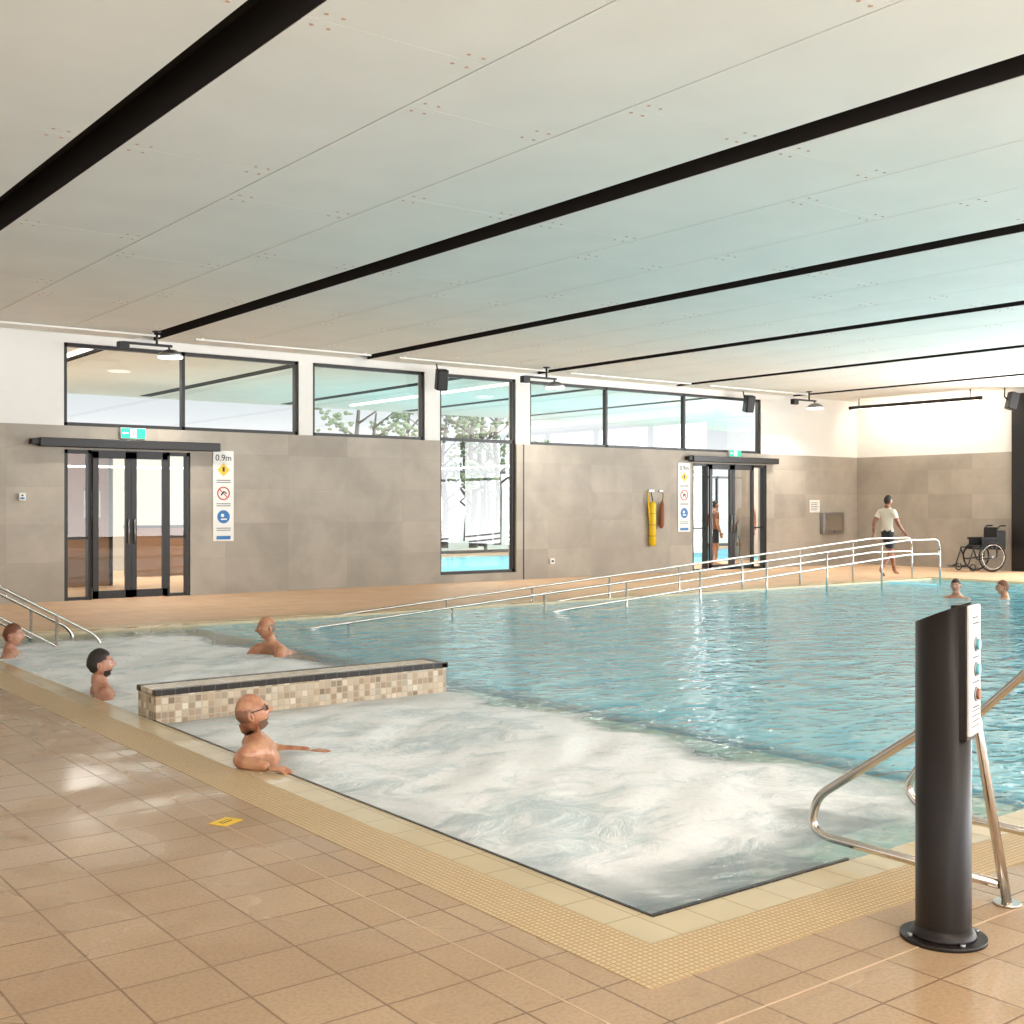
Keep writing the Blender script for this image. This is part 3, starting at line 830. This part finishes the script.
STAND=dict(pelvis=(0,0,.95),waist=(0,.01,1.10),chest=(0,.0,1.27),uchest=(0,-.01,1.41),neck=(0,-.005,1.50),hb=(0,.01,1.58),
 shL=(-.175,-.01,1.42),shR=(.175,-.01,1.42),elL=(-.23,-.03,1.13),elR=(.23,-.03,1.13),wrL=(-.25,.05,.89),wrR=(.25,.05,.89),
 hiL=(-.09,0,.90),hiR=(.09,0,.90),knL=(-.10,.02,.50),knR=(.10,.02,.50),anL=(-.10,-.02,.08),anR=(.10,-.02,.08),toL=(-.12,.15,.03),toR=(.12,.15,.03))
SIT=dict(pelvis=(0,.24,-.45),waist=(0,.17,-.28),chest=(0,.08,-.10),uchest=(0,.02,.06),neck=(0,-.01,.155),hb=(0,.01,.24),
 shL=(-.185,.0,.065),shR=(.185,.0,.065),elL=(-.30,.16,-.05),elR=(.27,.06,-.08),wrL=(-.30,.40,-.02),wrR=(.22,.30,-.01),
 hiL=(-.10,.27,-.47),hiR=(.10,.27,-.47),knL=(-.14,.66,-.38),knR=(.14,.66,-.38),anL=(-.14,.78,-.76),anR=(.14,.78,-.76),toL=(-.15,.93,-.8),toR=(.15,.93,-.8))
RAD=dict(pelvis=.135,waist=.125,chest=.150,uchest=.128,neck=.070,hb=.058,shL=.080,shR=.080,elL=.047,elR=.047,wrL=.030,wrR=.030,hiL=.098,hiR=.098,knL=.058,knR=.058,anL=.038,anR=.038,toL=.03,toR=.03)
BONES=[('pelvis','waist'),('waist','chest'),('chest','uchest'),('uchest','neck'),('neck','hb'),('uchest','shL'),('shL','elL'),('elL','wrL'),('uchest','shR'),('shR','elR'),('elR','wrR'),
 ('pelvis','hiL'),('hiL','knL'),('knL','anL'),('anL','toL'),('pelvis','hiR'),('hiR','knR'),('knR','anR'),('anR','toR')]
def person(name,loc,yaw,base,over=None,skin='skinA',hair=None,style='bald',beard=None,top=None,bottom='swim',hyaw=0,hpitch=0,scale=1.0,curl=.5,handn=(0,0,1),hoff=(0,.02,.050),glasses=False):
    J=dict(base); J.update(over or {})
    names=list(J.keys()); idx={k:i for i,k in enumerate(names)}
    vs,fs=skin_eval([J[k] for k in names],[(idx[a],idx[c]) for a,c in BONES],[RAD[k] for k in names],idx['pelvis'])
    torso={('pelvis','waist'),('waist','chest'),('chest','uchest')}
    seg=[(Vector(J[a]),Vector(J[c]),(a,c)) for a,c in BONES]
    def near(p):
        best=None
        for A,C,k in seg:
            t=max(0,min(1,(p-A).dot(C-A)/max(1e-9,(C-A).length_squared))); q=A+(C-A)*t
            d=(p-q).length/((RAD[k[0]]+RAD[k[1]])/2)
            if best is None or d<best[0]: best=(d,k,t,q)
        return best
    inf=[near(v) for v in vs]
    T=Matrix.Translation(loc)@Matrix.Rotation(yaw,4,'Z')@Matrix.Scale(scale,4)
    out=[]
    for v,(d,k,t,q) in zip(vs,inf):
        v=v.copy()
        if k in torso:
            v.x=q.x+(v.x-q.x)*1.12; v.y=q.y+(v.y-q.y)*.80
        out.append(T@v)
    b=B(); bv=[b.bm.verts.new(v) for v in out]
    for f in fs:
        ks=[inf[i] for i in f]; d,k,t,q=ks[0]
        m=skin
        if top and (k in torso or k in (('uchest','neck'),('uchest','shL'),('uchest','shR')) or (k in (('shL','elL'),('shR','elR')) and t<.6)): m=top
        if k==('uchest','neck') and t>.6: m=skin
        if bottom and (k in (('pelvis','hiL'),('pelvis','hiR')) or (k==('pelvis','waist') and t<.35) or (k in (('hiL','knL'),('hiR','knR')) and t<.75)): m=bottom
        try:
            ff=b.bm.faces.new([bv[i] for i in f]); ff.material_index=b.mi(m); ff.smooth=True
        except ValueError: pass
    HT=T@Matrix.Translation(Vector(J['hb'])+Vector(hoff))@Matrix.Rotation(hyaw,4,'Z')@Matrix.Rotation(hpitch,4,'X')
    head(b,HT,skin,hair,style,beard,glasses)
    R3=T.to_3x3()
    for s in 'LR':
        W=T@Vector(J['wr'+s]); d=R3@(Vector(J['wr'+s])-Vector(J['el'+s])).normalized()
        hn=R3@Vector(handn)
        if abs(d.normalized().dot(hn.normalized()))>.8: hn=R3@Vector((1 if s=='R' else -1,0,0))
        hand(b,W,d,hn,skin,curl)
    ob=b.finish(name,recalc=True)
    return ob
person('man_bathing',(3.10,6.60,.0),fyaw(1,-.40),SIT,dict(hb=(0,-.05,.21),neck=(0,-.035,.135),uchest=(0,.01,.05),shR=(.19,-.02,.07),elR=(.30,-.13,.035),wrR=(.44,.05,.02),elL=(-.26,.12,-.03),wrL=(-.14,.34,-.02)),skin='skinA',style='bald',beard='beard',hpitch=.30,scale=1.0,curl=.5,glasses=True)
person('man_bathing',(3.15,9.62,-.05),fyaw(1,-.25),SIT,dict(hb=(0,-.02,.23),elR=(.24,.1,-.1),wrR=(.2,.3,-.1)),skin='skinB',hair='hair_dark',style='short',beard='hair_dark',hpitch=.1,scale=1.0)
person('man_bathing',(5.44,11.28,-.04),fyaw(-.75,-.2),SIT,dict(chest=(0,-.16,-.06),waist=(0,-.36,-.10),pelvis=(0,-.55,-.16),hiL=(-.1,-.62,-.2),hiR=(.1,-.62,-.2),knL=(-.12,-.98,-.4),knR=(.12,-.98,-.4),anL=(-.12,-1.35,-.5),anR=(.12,-1.35,-.5),toL=(-.12,-1.45,-.6),toR=(.12,-1.45,-.6),uchest=(0,-.04,.03),elL=(-.25,.12,-.1),elR=(.25,.12,-.1),wrL=(-.15,.3,-.12),wrR=(.15,.3,-.12)),skin='skinA',hair='hair_grey',style='bald',hpitch=-.1,hyaw=-.5)
person('woman_bathing',(3.26,12.75,-.10),fyaw(1,-.6),SIT,skin='skinB',hair='hair_red',style='short',hpitch=0,scale=.98)
person('man_swimming',(18.05,11.3,-.12),fyaw(-1,-.3),SIT,skin='skinB',hair='hair_dark',style='short')
person('woman_swimming',(18.6,10.75,-.14),fyaw(-.6,.6),SIT,skin='skinA',hair='hair_red',style='short')
person('man_walking',(21.75,15.25,0),fyaw(.85,-.1),STAND,dict(knL=(-.1,.24,.52),anL=(-.1,.34,.10),toL=(-.12,.50,.06),knR=(.1,-.02,.50),anR=(.1,-.32,.16),toR=(.11,-.20,.03),elL=(-.24,-.14,1.16),elR=(.24,.06,1.14),wrR=(.23,.24,.98),wrL=(-.25,-.14,.92)),skin='skinC',hair='hair_dark',style='short',top='shirt',bottom='shorts',scale=1.0)
person('man_standing',(23.5,20.75,0),fyaw(-.9,-.4),STAND,skin='skinA',hair='hair_dark',style='short',top=None,bottom='shorts',scale=1.02)
person('man_standing',(22.35,20.8,0),fyaw(.9,-.3),STAND,skin='skinA',hair='hair_dark',style='short',top='orange',bottom='shorts',scale=.95)

# ------------------------------------------------------------ camera
cam=bpy.data.cameras.new('camera'); co=bpy.data.objects.new('camera',cam); sc.collection.objects.link(co)
co.location=(0,0,1.5); co.rotation_euler=(math.radians(90),0,math.radians(-37.35))
cam.sensor_width=36; cam.lens=1182/1024*36; cam.shift_y=-5/1024; cam.clip_end=500
sc.camera=co
